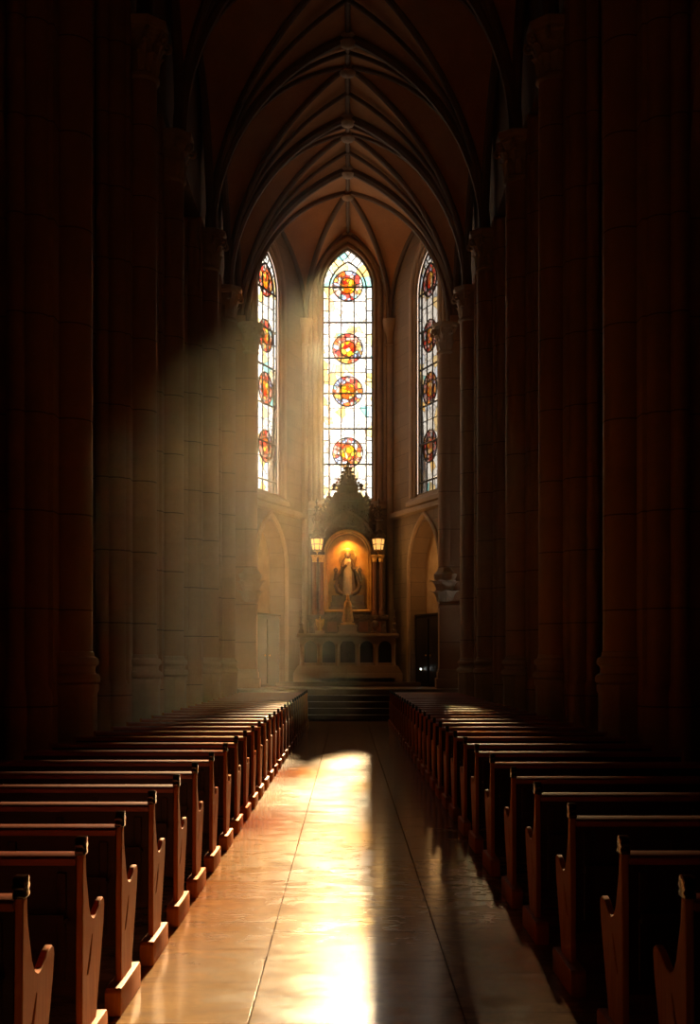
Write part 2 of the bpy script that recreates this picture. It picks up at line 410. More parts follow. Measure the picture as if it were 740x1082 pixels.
SP0, SP1 = (-3.35, 39.3), (-1.55, 44)
def side_pts(sg):
    # ordered so that local +x runs from outer to inner on the left, and reversed on the right
    return ((-EX, 39.3), (-1.55, 44)) if sg < 0 else ((1.55, 44), (EX, 39.3))
NICHE = {}
for sg, nm in ((-1, 'wall_apse_left'), (1, 'wall_apse_right')):
    p0, p1 = side_pts(sg)
    L = (Vector(p1) - Vector(p0)).length
    wx = (-L / 2 + L * .375) * (1 if sg < 0 else -1)
    nx = (-L / 2 + L * .42) * (1 if sg < 0 else -1)
    o, m, L = apse_wall(nm, p0, p1, wx, .86, 7.45, 14.2, 15.5, (nx, 1.15, PH, 4.9, 6.55), splay=1 if sg < 0 else -1)
    NICHE[sg] = (m, nx, wx)
    # string course and arch moulding of the niche
    q = MB(); q.prism([(-.16, 6.86), (0, 6.80), (0, 7.06), (-.16, 7.02)], -L / 2, L / 2, 'x'); q.build('string_course', 'carved', o, bevel=.01)
    q = MB(); a = lancet(1.27, 4.9, 6.72)
    q.tube([(nx - 1.27, -.03, PH)] + [(nx + p, -.03, z) for p, z in a] + [(nx + 1.27, -.03, PH)], .08, 8)
    q.build('niche_moulding', 'carved', o)
    # recess behind the opening
    q = MB(); q.prism([(nx - 1.15, PH)] + [(nx + p, z) for p, z in lancet(1.15, 4.9, 6.55)] + [(nx + 1.15, PH)], .55, .61, 'y')
    q.build('niche_recess', 'plaster', o)
    lt = bpy.data.lights.new('niche_lamp', 'POINT'); lo = bpy.data.objects.new('niche_lamp', lt); C.objects.link(lo)
    lt.energy = 24; lt.color = (1, .50, .16); lt.shadow_soft_size = .12
    lo.location = m @ Vector((nx + sg * .7, .10, 4.9))

# corner shafts between the apse walls
for sg, sd in ((-1, 'left'), (1, 'right')):
    q = MB(); q.lathe([(.20, PH), (.20, PH + .5), (.14, PH + .62), (.12, PH + .7), (.12, 13.0), (.16, 13.05), (.12, 13.12), (.14, 13.35), (.24, 13.7), (.28, 13.78), (.28, 13.95)], 12)
    o = q.build('trim_1' if sg < 0 else 'trim_2', 'carved', loc=(sg * 1.52, 43.86, 0)); tag(o, kind='structure')

# ------------------------------------------------------------ vault
def arc(p0, p1, n=18, th=PI * .37):
    p0 = Vector(p0); p1 = Vector(p1); out = []
    for i in range(n + 1):
        a = th * i / n; u = (1 - math.cos(a)) / (1 - math.cos(th)); h = math.sin(a) / math.sin(th)
        out.append(Vector((p0.x + (p1.x - p0.x) * u, p0.y + (p1.y - p0.y) * u, p0.z + (p1.z - p0.z) * h)))
    return out
web = MB()
def cell(c1, c2, m=6, bulge=.10):
    n = len(c1); vs = []
    for i in range(n):
        for j in range(m + 1):
            f = j / m; p = c1[i].lerp(c2[i], f)
            p.z += bulge * math.sin(PI * f) * min(1, i / 5)
            vs.append(p)
    fs = [(i * (m + 1) + j, i * (m + 1) + j + 1, (i + 1) * (m + 1) + j + 1, (i + 1) * (m + 1) + j) for i in range(n - 1) for j in range(m)]
    web.add(vs, fs)
ribs = []; bosses = []
VX = 3.40
ZT, ZC, ZW = 17.25, 17.6, 16.9
vy = [YB] + PY + [YE]
for k in range(len(vy) - 1):
    y0, y1 = vy[k], vy[k + 1]; ym = (y0 + y1) / 2
    cr = (0, ym, ZC)
    for y in (y0, y1):
        for sg in (-1, 1):
            sp = (sg * VX, y, SPR)
            dia = arc(sp, cr); trv = arc(sp, (0, y, ZT)); wl = arc(sp, (sg * (VX + .2), ym, ZW))
            cell(dia, trv); cell(dia, wl)
            if y1 > 20:
                ribs.append(('vault_rib', dia, .085)); ribs.append(('wall_rib', wl, .11))
                # intermediate rib to the ridge half way to the transverse arch
                ribs.append(('vault_rib', arc(sp, (0, (y + ym) / 2, (ZC + ZT) / 2 - .02)), .06))
    if y1 > 20:
        for sg in (-1, 1): ribs.append(('transverse_arch', arc((sg * VX, y1, SPR), (0, y1, ZT)), .15))
        ribs.append(('ridge_rib', [Vector((0, y0, ZT)), Vector((0, ym, ZC)), Vector((0, y1, ZT))], .075))
        bosses += [(0, ym, ZC), (0, y1, ZT)]
B0 = Vector((0, 41.1, 17.45))
APX = {}
for sg in (-1, 1):
    sE = (sg * 3.2, YE, SPR); sC = (sg * 1.5, 43.85, 13.95)
    rE = arc(sE, B0); rC = arc(sC, B0)
    cell(rE, arc(sE, (0, YE, ZT)))
    wa = Vector((sg * 2.50, 41.5, 16.7)); cell(rE, arc(sE, wa)); cell(rC, arc(sC, wa)); ca = Vector((0, 44.0, 17.15)); cell(rC, arc(sC, ca))
    # fill strips between springers and walls
    for r_, w_ in ((rE, .11), (rC, .10)): ribs.append(('vault_rib', r_, w_))
    ribs.append(('wall_rib', arc(sE, wa), .08)); ribs.append(('wall_rib', arc(sC, wa), .08)); ribs.append(('wall_rib', arc(sC, ca), .09))
ribs.append(('ridge_rib', [Vector((0, YE, ZT)), B0, Vector((0, 43.95, 17.1))], .07)); bosses.append(tuple(B0))
ceil = web.build('ceiling', 'vault', ang=50); tag(ceil, kind='structure')
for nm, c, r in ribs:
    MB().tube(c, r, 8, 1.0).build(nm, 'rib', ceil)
for p in bosses:
    q = MB(); q.lathe([(.05, -.30), (.16, -.26), (.22, -.18), (.18, -.10), (.24, -.04), (.24, .05)], 12, fold=.08, nf=6)
    q.build('boss', 'carved', ceil, loc=p)

# ------------------------------------------------------------ windows
def stained(name, m, wx, hw, z0, zs, za, seed, cents, tint, redness):
    root = bpy.data.objects.new(name, None); C.objects.link(root)
    root.matrix_world = m @ Matrix.Translation((wx, .09, z0)); tag(root, kind='structure')
    H = za - z0; Z1 = zs - z0
    mat = glass_mat(name + ' stained glass', seed, cents, tint, .55, redness)
    outl = [(-hw, 0)] + lancet(hw, Z1, H) + [(hw, 0)]
    g = MB().prism(outl, -.006, .006, 'y').build('glass', mat, root, smooth=False)
    fr = MB(); fr.tube([(x, -.02, z) for x, z in outl] + [(-hw, -.02, 0)], .035, 4); fr.build('frame', 'lead', root)
    bars = MB(); r1, r2 = .032, .020
    def top(x):  # height of the outline above x
        pts = lancet(hw, Z1, H); best = H
        for (xa, za_), (xb, zb) in zip(pts, pts[1:]):
            if xa <= x <= xb and xb > xa: best = za_ + (zb - za_) * (x - xa) / (xb - xa)
        return best
    ih = hw * .75
    inner = [(-ih, 0)] + lancet(ih, Z1, H - .42) + [(ih, 0)]
    bars.tube([(x, -.015, z) for x, z in inner], r1, 6)
    for x in (-.23, .23): bars.tube([(x, -.015, 0), (x, -.015, top(x) - .75)], r2 * 1.2, 6)
    mains = []
    z = H - 1.32
    while z > .2: mains.append(z); z -= 1.27
    for z in mains: bars.tube([(-hw, -.02, z), (hw, -.02, z)], r1 * 1.15, 6)
    for z in mains:
        for dz in (.42, .85):
            if z - dz > .1:
                bars.tube([(-hw, -.015, z - dz), (-ih, -.015, z - dz)], r2, 6); bars.tube([(ih, -.015, z - dz), (hw, -.015, z - dz)], r2, 6)
        if z - .55 > .1: bars.tube([(-ih, -.015, z - .52), (ih, -.015, z - .52)], r2 * .9, 6)
    for sx in (-1, 1):  # crossing bars in the head
        for f in (.25, .5, .75, 1.0):
            xa = sx * hw * (1 - f * .86); za_ = top(abs(xa))
            bars.tube([(xa, -.015, za_), (xa - sx * .20, -.015, za_ - .26)], r2, 6)
    bars.build('glazing_bars', 'lead', root)
    for c in cents:
        rg = MB()
        for rr, k in ((.54, r1 * .8), (.29, r2)):
            pts = [(rr * math.cos(a), -.018, c + rr * math.sin(a)) for a in [2 * PI * i / 32 for i in range(33)]]
            rg.tube(pts, k, 6, cap=False)
        for i in range(8):
            a = 2 * PI * i / 8 + .2; rg.tube([(.29 * math.cos(a), -.018, c + .29 * math.sin(a)), (.54 * math.cos(a), -.018, c + .54 * math.sin(a))], r2 * .8, 5)
        rg.build('medallion_ring', 'lead', root)
    # daylight enters through the opening
    pl = bpy.data.lights.new('daylight_portal', 'AREA'); pl.shape = 'RECTANGLE'; pl.size = hw * 2; pl.size_y = H; pl.cycles.is_portal = True
    po = bpy.data.objects.new('daylight_portal', pl); C.objects.link(po)
    # face inwards (local -y)
    po.matrix_world = m @ Matrix.Translation((wx, .16, z0 + H / 2)) @ Matrix.Rotation(-PI / 2, 4, 'X')
    return root
def hy(y, d): return 1.7 + (701 - y) * d / 1300
CY = [hy(y, 44.4) - 7.6 for y in (305, 371, 415.6, 480)]
stained('window_1', CW[1], 0, .885, 7.6, 15.1, 16.5, 1.0, CY, (.80, .79, .76), 0)
CY2 = [hy(y, 41.6) - 7.45 for y in (301, 359, 414, 474)]
mL, nxL, wxL = NICHE[-1]; mR, nxR, wxR = NICHE[1]
stained('window_2', mL, wxL, .86, 7.45, 14.2, 15.5, 5.3, CY2, (.84, .81, .74), .2)
stained('window_3', mR, wxR, .86, 7.45, 14.2, 15.5, 9.1, CY2, (.40, .39, .37), .3)

# ------------------------------------------------------------ columns
def leaf(mb, ang, r0, z0, h, wd, out, curl=.08):
    """an acanthus leaf rising from radius r0 and curling outwards at its tip"""
    rows = 7; cols = 4; vs = []
    ca, sa = math.cos(ang), math.sin(ang)
    for i in range(rows + 1):
        t_ = i / rows
        rad = r0 + out * t_ ** 2.2 + (.02 if i else 0); z = z0 + h * (t_ - .22 * max(0, t_ - .7) / .3)
        ww = wd * (.75 + .45 * math.sin(PI * min(t_ * 1.1, 1))) * (1 if i < rows else .35) * (1 + .16 * (i % 2))
        for j in range(cols + 1):
            s_ = (j / cols - .5) * 2
            rr = rad - .25 * abs(s_) * ww + (.015 if j == cols // 2 else 0)
            lx = s_ * ww
            vs.append((rr * ca - lx * sa, rr * sa + lx * ca, z))
    n = cols + 1; m = len(vs)
    vs2 = [(x * .93 if True else x, y * .93, z - .01) for x, y, z in vs]
    fs = [(i * n + j, i * n + j + 1, (i + 1) * n + j + 1, (i + 1) * n + j) for i in range(rows) for j in range(cols)]
    fs2 = [[k + m for k in f][::-1] for f in fs]
    edge = [i * n for i in range(rows + 1)] + [rows * n + j for j in range(1, n)] + [i * n + cols for i in range(rows - 1, -1, -1)] + list(range(cols - 1, 0, -1))
    fe = [(edge[i], edge[(i + 1) % len(edge)], edge[(i + 1) % len(edge)] + m, edge[i] + m) for i in range(len(edge))]
    mb.add(vs + vs2, fs + fs2 + fe)
def volute(mb, ang, r0, z, s=.09):
    pts = []; rr = []
    for i in range(15):
        t_ = i / 14; a = PI * .5 - t_ * PI * 2.3; q = s * (1 - .7 * t_)
        x = r0 + s * .4 + q * math.cos(a); zz = z - s + q * math.sin(a)
        pts.append((x * math.cos(ang), x * math.sin(ang), zz)); rr.append(.035 * (1 - .5 * t_))
    mb.tube([(r0 * .72 * math.cos(ang), r0 * .72 * math.sin(ang), z - s * 2.2)] + pts, [.025] + rr, 6)
def capital(parent, r, z0, z1, name='capital'):
    h = z1 - z0
    q = MB(); q.lathe([(r, z0 - .12), (r + .05, z0 - .08), (r + .05, z0 - .03), (r, z0), (r * 1.0, z0 + h * .3), (r * 1.18, z0 + h * .55), (r * 1.45, z0 + h * .72)], 20)
    cap = q.build(name, 'carved', parent)
    q = MB()
    for i in range(8): leaf(q, 2 * PI * i / 8, r + .01, z0 + .02, h * .42, r * .36, r * .34)
    for i in range(8): leaf(q, 2 * PI * (i + .5) / 8, r + .02, z0 + h * .18, h * .52, r * .34, r * .52)
    for i in range(8): volute(q, 2 * PI * (i + .5) / 8, r * 1.5, z0 + h * .76, h * .11)
    q.build('leaf_carving', 'carved', cap)
    q = MB(); q.lathe([(r * 1.45, z0 + h * .72), (r * 1.62, z0 + h * .76), (r * 1.66, z0 + h * .84), (r * 1.78, z0 + h * .87), (r * 1.85, z0 + h * .97), (r * 1.80, z1)], 8, rot=PI / 8)
    q.build('abacus', 'carved', cap, bevel=.008)
    return cap
def make_column():
    """nave pier, origin under the centre of the front shaft; +x points away from the nave"""
    root = empty('stone_column')
    r = .26
    q = MB(); q.lathe([(r, 1.80), (r, 11.45)], 32); q.build('shaft', 'pier', root)
    q = MB(); q.lathe([(.345, 0), (.345, .18), (.325, .22), (.325, 1.32), (.345, 1.36), (.345, 1.44)], 8, rot=PI / 8); pl = q.build('plinth', 'carved', root, bevel=.008)
    q = MB(); q.lathe([(.31, 1.44), (.355, 1.47), (.36, 1.52), (.34, 1.56), (.30, 1.58), (.29, 1.62), (.30, 1.66), (.335, 1.69), (.34, 1.73), (.32, 1.77), (.28, 1.79), (.275, 1.84), (.25, 1.86)], 32); q.build('base_moulding', 'carved', root)
    capital(root, r, 11.50, 12.36)
    q = MB(); q.box(.10, .63, -.52, .52, 0, 12.6)
    q.build('pier_core', 'pier', root, bevel=.03)
    for i, (x, y, rr) in enumerate(((.33, -.50, .17), (.33, .50, .17), (.52, -.66, .11), (.52, .66, .11))):
        q = MB(); q.lathe([(rr + .05, 0), (rr + .05, 1.34), (rr + .02, 1.40), (rr, 1.44), (rr, 12.5)], 20, c=(x, y, 0)); q.build('side_shaft', 'pier', root)
    for x, y in ((.53, -.52), (.53, .52)):
        q = MB(); q.lathe([(.085, 0), (.085, 1.3), (.06, 1.38), (.05, 12.5)], 12, c=(x, y, 0)); q.build('colonnette', 'carved', root)
    return root
col0 = make_column(); first = True
names = {15.4: 'nearest', 20.6: 'second', 24.9: 'third', 30.5: 'fourth', 35.0: 'fifth'}
for sg, side in ((-1, 'left'), (1, 'right')):
    for y in (10.2, 15.4, 20.6, 24.9, 30.5, 35.0):
        o = col0 if first else copy_tree(col0); first = False
        dx = .12 if (sg < 0 and y == 24.9) else 0
        o.location = (sg * (3.46 + dx), y, 0); o.scale = (sg, 1, 1)
        if y == 10.2: lab = 'sandstone pier beside the %s end of the nearest pews, at the edge of the picture' % side
        else: lab = 'clustered sandstone column with leafy capital, %s one rising behind the %s pews' % (names[y], side)
        tag(o, lab, 'column', 'clustered columns along the %s side of the nave' % side, 'thing')

# shafts at the mouth of the apse, each carried on a leafy corbel over a pilaster
def make_apse_column():
    root = empty('apse_column')
    q = MB(); q.lathe([(.25, 4.62), (.25, 11.45)], 28); q.build('shaft', 'pier', root)
    capital(root, .25, 11.50, 12.36)
    q = MB(); q.lathe([(.24, 3.55), (.25, 3.7), (.27, 4.0), (.33, 4.3), (.40, 4.38), (.42, 4.5), (.36, 4.54), (.30, 4.62), (.28, 4.70)], 8, rot=PI / 8); cb = q.build('corbel', 'carved', root, bevel=.008)
    q = MB()
    for i in range(8): leaf(q, 2 * PI * i / 8, .27, 3.65, .42, .12, .22); leaf(q, 2 * PI * (i + .5) / 8, .29, 3.95, .45, .12, .26)
    q.build('leaf_carving', 'carved', cb)
    q = MB(); q.box(-.22, .60, -.24, .24, PH + .6, 3.62); q.box(-.25, .63, -.28, .28, 3.45, 3.56); q.build('pilaster', 'pier', root, bevel=.02)
    q = MB(); q.box(-.33, .68, -.34, .34, PH, PH + .32); q.box(-.28, .65, -.30, .30, PH + .32, PH + .52); q.box(-.25, .62, -.27, .27, PH + .52, PH + .6); q.build('plinth', 'carved', root, bevel=.02)
    q = MB(); q.box(.12, .60, -.22, .3, 3.62, 12.6); q.build('pier_core', 'pier', root, bevel=.02)
    return root
ac = make_apse_column()
for sg, side in ((-1, 'left'), (1, 'right')):
    o = ac if sg < 0 else copy_tree(ac)
    o.location = (sg * 3.09, YE, 0); o.scale = (sg, 1, 1)
    tag(o, 'shaft carried on a leafy corbel beside the %s apse window' % side, 'column', None, 'thing')

# ------------------------------------------------------------ steps
st = empty('altar_steps', (0, 36.2, 0)); tag(st, 'flight of dark stone steps between the pews and the altar', 'steps')
N = 5
for i in range(N):
    h = PH / N
    q = MB(); q.box(-4.09, 4.09, i * .3, i * .3 + (.36 if i < N - 1 else .02) + 0.0, 0 if i == 0 else i * h, (i + 1) * h)
    if i == N - 1: continue
    # the tread has a rounded nosing
    q.box(-4.09, 4.09, i * .3 - .03, i * .3 + .02, (i + 1) * h - .04, (i + 1) * h)
    q.build('step', 'step', st, bevel=.008)

# ------------------------------------------------------------ pews
def make_pew():
    root = empty('church_pew')
    L = 1.84
    prof = [(-.05, .02), (-.046, .45), (-.032, .90), (.016, .90), (.028, .80), (.06, .72), (.085, .655), (.125, .605), (.175, .585), (.23, .59), (.28, .61), (.33, .632), (.38, .64), (.41, .625), (.415, .60),
            (.395, .52), (.35, .41), (.30, .30), (.255, .20), (.225, .12), (.215, .02)]
    slot = [(.04, .37), (.075, .42), (.105, .465), (.145, .52), (.150, .515), (.13, .455), (.095, .40), (.06, .365)]
    def end(x0, x1):
        return MB().holed(prof, [slot], x0, x1, 'x').build('end_panel', 'wood_end', root, bevel=.004, seg=1)
    end(-.030, 0); end(L, L + .030)
    q = MB(); q.prism([(-.046, .892), (.026, .892), (.034, .897), (.034, .910), (.024, .914), (.024, .919), (.037, .924), (.037, .938), (.024, .943), (.030, .950), (.028, .960), (.012, .968), (-.03, .968), (-.044, .960), (-.046, .950), (-.040, .943), (-.052, .938), (-.052, .924), (-.040, .919), (-.040, .914), (-.051, .910), (-.051, .897)], -.036, .004, 'x'); q.build('scroll_cap', 'cap', root, bevel=.003)
    for x in (-.015, L + .015):
        q = MB(); q.prism([(-.20, 0), (.37, 0), (.37, .115), (.35, .135), (-.18, .135), (-.20, .115)], x - .04, x + .04, 'x'); q.build('foot_block', 'wood_end', root, bevel=.008)
    q = MB(); q.prism([(-.045, .30), (-.02, .30), (.0, .87), (-.03, .87)], 0, L, 'x')
    for i in range(4):
        q.box(.04 + i * (L - .04) / 4, i * (L - .04) / 4 + .08, -.05, -.03, .36, .82)
    q.build('backrest', 'wood', root, bevel=.003, seg=1)
    q = MB(); q.prism([(-.058, .852), (.034, .852), (.040, .860), (.040, .892), (.034, .898), (-.050, .884), (-.058, .878)], 0, L, 'x'); q.build('top_rail', 'rail', root, ang=50)
    q = MB(); q.prism([(.0, .405), (.38, .415), (.405, .43), (.405, .447), (.385, .458), (.0, .438)], 0, L, 'x'); q.build('seat', 'wood', root, bevel=.003, seg=1)
    q = MB(); q.prism([(-.02, .02), (-.01, .405), (.33, .405), (.34, .36), (.28, .30), (.20, .24), (.17, .12), (.17, .02)], L / 2 - .02, L / 2 + .02, 'x'); q.build('seat_bracket', 'wood_end', root, bevel=.003, seg=1)
    q = MB(); q.prism([(-.135, .62), (-.05, .62), (-.05, .635), (-.130, .635)], .03, L - .03, 'x'); q.prism([(-.14, .62), (-.13, .62), (-.13, .66), (-.14, .66)], .03, L - .03, 'x'); q.build('book_ledge', 'wood', root)
    return root
pew0 = make_pew()
def rows(start, first_extra, last=34.75, step=1.08):
    ys = list(start)
    while ys[-1] + step < last: ys.append(ys[-1] + step)
    return ys
LROW = rows([4.26, 5.22, 6.11, 7.1, 8.12, 9.1, 10.2, 11.35, 12.45], 0)
RROW = rows([4.26, 5.24, 6.45, 7.62, 8.72, 10.0, 11.2, 12.3, 13.45], 0)
first = True
for sg, side, ys, xx in ((-1, 'left', LROW, 1.145), (1, 'right', RROW, 1.19)):
    n = len(ys)
    for i, y in enumerate(ys):
        o = pew0 if first else copy_tree(pew0); first = False
        o.location = (sg * xx, y, 0); o.scale = (sg * 1, 1, 1)
        if i < 15:
            lab = 'dark wooden pew %s of the aisle, %s row counted from the camera' % (side, 'the nearest' if i == 0 else ordinal(i + 1))
        else:
            k = n - i
            lab = 'dark wooden pew %s of the aisle, %s row counted back from the altar steps' % (side, 'the first' if k == 1 else ordinal(k))
        tag(o, lab, 'pew', 'pews in rows on the %s side of the aisle' % side)

# ------------------------------------------------------------ altar
AY = 42.0; PB = PH + .15
pd = MB().prism([(-2.45, 41.2), (2.45, 41.2), (1.62, 43.6), (1.5, 43.95), (-1.5, 43.95), (-1.62, 43.6)], PH, PB, 'z').build('altar_predella', 'chancel', bevel=.015); tag(pd, 'low stone platform under the carved altar', 'platform')
al = empty('stone_altar', (0, AY, PB)); tag(al, 'pale stone altar with five arched niches on a stepped plinth', 'altar')
q = MB(); q.prism([(-.62, 0), (-.62, .16), (-.56, .20), (-.54, .40), (-.48, .45), (-.46, .56), (.5, .56), (.5, 0)], -1.60, 1.60, 'x')
q.box(-1.84, 1.84, -.62, .5, 0, .30); q.prism([(-1.84, .30), (1.84, .30), (1.68, .56), (-1.68, .56)], -.56, .5, 'y'); q.build('plinth', 'altar', al, bevel=.015)
xs = [-1.26, -.64, 0, .64, 1.26]; hws = [.22, .22, .26, .22, .22]
holes = [[(x - h, .66)] + [(x + a, z) for a, z in round_arch(h, 1.16, 12, h * 1.05)] + [(x + h, .66)] for x, h in zip(xs, hws)]
q = MB().holed([(-1.62, .56), (1.62, .56), (1.62, 1.50), (-1.62, 1.50)], holes, -.46, -.30, 'y'); q.box(-1.62, 1.62, -.22, .45, .56, 1.50); q.build('front_arcade', 'altar', al, bevel=.006)
for x in (-1.55, -.95, -.34, .34, .95, 1.55):
    q = MB(); q.lathe([(.075, .56), (.075, .64), (.05, .68), (.045, 1.16), (.075, 1.22), (.08, 1.28)], 10, c=(x, -.48, 0))
    q.build('colonnette', 'altar', al)
q = MB(); q.prism([(-.52, 1.50), (-.60, 1.56), (-.60, 1.64), (.48, 1.64), (.48, 1.50)], -1.72, 1.72, 'x'); q.build('altar_table', 'altar', al, bevel=.01)
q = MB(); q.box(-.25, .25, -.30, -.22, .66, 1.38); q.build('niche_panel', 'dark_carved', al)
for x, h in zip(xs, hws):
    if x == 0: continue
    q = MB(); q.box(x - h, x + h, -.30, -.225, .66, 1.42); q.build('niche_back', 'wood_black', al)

def figure(root, H, robe, mantle, skin, pose='arms', veil=True, deep=1.0):
    """a standing robed statue: one body, mantle, head, veil and hands"""
    q = MB(); s = H / 1.7
    prof = [(.26, 0), (.27, .03), (.24, .2), (.21, .5), (.175, .85), (.15, 1.02), (.165, 1.15), (.19, 1.30), (.17, 1.40), (.08, 1.46), (.055, 1.50), (.05, 1.56)]
    q.lathe([(r * s, z * s) for r, z in prof], 40, sx=1, sy=.68 * deep, fold=.10, nf=9, fz=lambda z: max(0, 1 - z / (1.1 * s)))
    body = q.build('robe', robe, root)
    q = MB(); hz = 1.60 * s
    q.lathe([(r * s, hz + z * s) for r, z in ((.02, -.12), (.055, -.105), (.07, -.06), (.08, 0), (.082, .04), (.07, .09), (.04, .115), (.005, .12))], 18, sx=.92, sy=1.05)
    q.ball((0, -.086 * s, hz - .005 * s), .012 * s, .02 * s, .022 * s, 6)       # nose
    for e in (-1, 1):
        q.ball((e * .028 * s, -.074 * s, hz + .018 * s), .012 * s, .01 * s, .007 * s, 6)
    q.ball((0, -.078 * s, hz - .048 * s), .02 * s, .01 * s, .006 * s, 6)
    q.build('head', skin, root)
    # arms in sleeves
    q = MB(); hd = MB()
    for e in (-1, 1):
        if pose == 'arms':
            pts = [(e * .16, 0, 1.36), (e * .23, -.03, 1.18), (e * .27, -.08, 1.02), (e * .31, -.16, 1.06)] if e > 0 else [(e * .16, 0, 1.36), (e * .22, -.05, 1.15), (e * .16, -.16, 1.10), (e * .05, -.21, 1.20)]
        else:
            pts = [(e * .15, 0, 1.34), (e * .20, -.03, 1.15), (e * .15, -.14, 1.04), (e * .04, -.20, 1.14)]
        P = [Vector(p) * s for p in pts]
        q.tube(P, [.075 * s, .07 * s, .075 * s, .05 * s], 10)
        d = (P[3] - P[2]).normalized(); a = P[3]; sd = d.cross(Vector((0, 1, 0))).normalized()
        hd.tube([a, a + d * .05 * s, a + d * .09 * s], [.022 * s, .03 * s, .028 * s], 8, .5)
        for k in range(4):
            o_ = sd * (k - 1.5) * .014 * s
            hd.tube([a + d * .08 * s + o_, a + d * (.12 + .01 * (k in (1, 2))) * s + o_, a + d * (.145 + .012 * (k in (1, 2))) * s + o_ + Vector((0, -.012 * s, 0))], [.0075 * s, .007 * s, .005 * s], 6)
        hd.tube([a + d * .03 * s - sd * .02 * s, a + d * .06 * s - sd * .045 * s, a + d * .09 * s - sd * .05 * s], [.009 * s, .008 * s, .006 * s], 6)
    q.build('sleeves', mantle, root); hd.build('hands', skin, root)
    if veil:
        # mantle open at the front, falling from the head over the shoulders
        vs = []; fs = []; rows_ = [(.10, 1.72), (.125, 1.64), (.12, 1.52), (.22, 1.40), (.27, 1.20), (.28, .95), (.32, .6), (.36, .3), (.38, .06)]; n = 26
        for r_, z in rows_:
            for i in range(n + 1):
                a = -PI * .5 + .62 + (2 * PI - 1.24) * i / n
                k = 1 + .07 * math.sin(9 * a + z * 3) * (1.4 - min(z, 1.4))
                vs.append((r_ * k * s * math.cos(a), r_ * .72 * k * s * deep * math.sin(a) + .01, z * s))
        for j in range(len(rows_) - 1):
            for i in range(n):
                fs.append((j * (n + 1) + i, j * (n + 1) + i + 1, (j + 1) * (n + 1) + i + 1, (j + 1) * (n + 1) + i))
        m = len(vs); vs2 = [(x * .93, y * .93, z) for x, y, z in vs]
        q = MB(); q.add(vs + vs2, fs + [[k + m for k in f][::-1] for f in fs]); q.build('mantle', mantle, root)
        # sash laid across the body
    return root
# gold statue on its pedestal
TOP = PB + 1.64
g = empty('gold_statue', (0, 41.85, TOP)); tag(g, 'gilded crowned statue on a carved pedestal at the centre of the altar', 'statue')
q = MB(); q.box(-.34, .34, -.20, .2, 0, .06); q.box(-.30, .30, -.17, .17, .06, .24); q.box(-.33, .33, -.19, .19, .24, .30); q.build('pedestal', 'altar', g, bevel=.01)
q = MB(); q.lathe([(.25, .30), (.25, .35), (.20, .38)], 20, sy=.7); q.build('base', 'gold', g)
fg = empty('figure', (0, 0, .38)); fg.parent = g
figure(fg, .86, 'gold', 'gold', 'gold', 'pray')
q = MB(); q.lathe([(.045, .86), (.055, .90), (.045, .93), (.012, .95), (.012, 1.0)], 10)
for i in range(6): q.tube([(.05 * math.cos(i), .05 * math.sin(i), .9), (.055 * math.cos(i), .055 * math.sin(i), .97)], [.008, .003], 5)
q.build('crown', 'gold', fg)
g2 = empty('kneeling_angel', (-.95, 41.95, TOP)); tag(g2, 'small gilded praying angel on the left end of the altar', 'statue')
q = MB(); q.box(-.16, .16, -.12, .12, 0, .10); q.build('base', 'altar', g2, bevel=.01)
fa = empty('figure', (0, 0, .10)); fa.parent = g2
figure(fa, .50, 'gold', 'gold', 'gold', 'pray', veil=False)
q = MB()
for e in (-1, 1):
    q.prism([(e * .02, .30), (e * .10, .42), (e * .16, .40), (e * .14, .22), (e * .07, .08), (e * .02, .18)], .06, .08, 'y')
q.build('wings', 'gold', fa)
u = empty('stone_urn', (.93, 41.95, TOP)); tag(u, 'small dark stone urn with a domed lid on the right end of the altar', 'urn')
q = MB(); q.lathe([(.17, 0), (.17, .05), (.10, .09), (.06, .13), (.12, .20), (.15, .27), (.13, .33)], 16); q.build('bowl', 'dark_carved', u)
q = MB(); q.lathe([(.14, .33), (.13, .38), (.07, .44), (.03, .47), (.045, .51), (.02, .56), (.005, .60)], 16); q.build('lid', 'dark_carved', u)
fin = empty('altar_finial', (-1.6, 42.1, TOP)); q = MB(); q.lathe([(.09, 0), (.09, .12), (.05, .16), (.05, .30), (.08, .34), (.04, .38), (.035, .52), (.06, .56), (.03, .60), (.02, .72), (.035, .75), (.003, .84)], 10); q.build('spindle', 'dark_carved', fin)
tag(fin, 'slender turned finial at the left corner of the altar top', 'finial')
f2 = copy_tree(fin); f2.location.x = 1.6; tag(f2, 'slender turned finial at the right corner of the altar top', 'finial')

# ------------------------------------------------------------ altarpiece
RY = 43.15
rt = empty('carved_altarpiece', (0, RY, PB)); tag(rt, 'tall dark carved altarpiece with a crocketed gable behind the altar', 'altarpiece')
def Hh(y): return hy(y, RY) - PB
nz0, nzs = Hh(645), Hh(586)
# lower stage
q = MB(); q.box(-1.35, 1.35, -.25, .35, 0, Hh(653)); q.box(-1.42, 1.42, -.32, .35, Hh(655), Hh(650)); q.box(-1.42, 1.42, -.30, .35, 0, .2); q.build('lower_stage', 'dark_carved', rt, bevel=.015)
for x in (-1.0, -.55, .55, 1.0):
    q = MB(); q.box(x - .16, x + .16, -.28, -.24, Hh(668), Hh(657)); q.build('marble_panel', 'brown_marble', rt, bevel=.01)
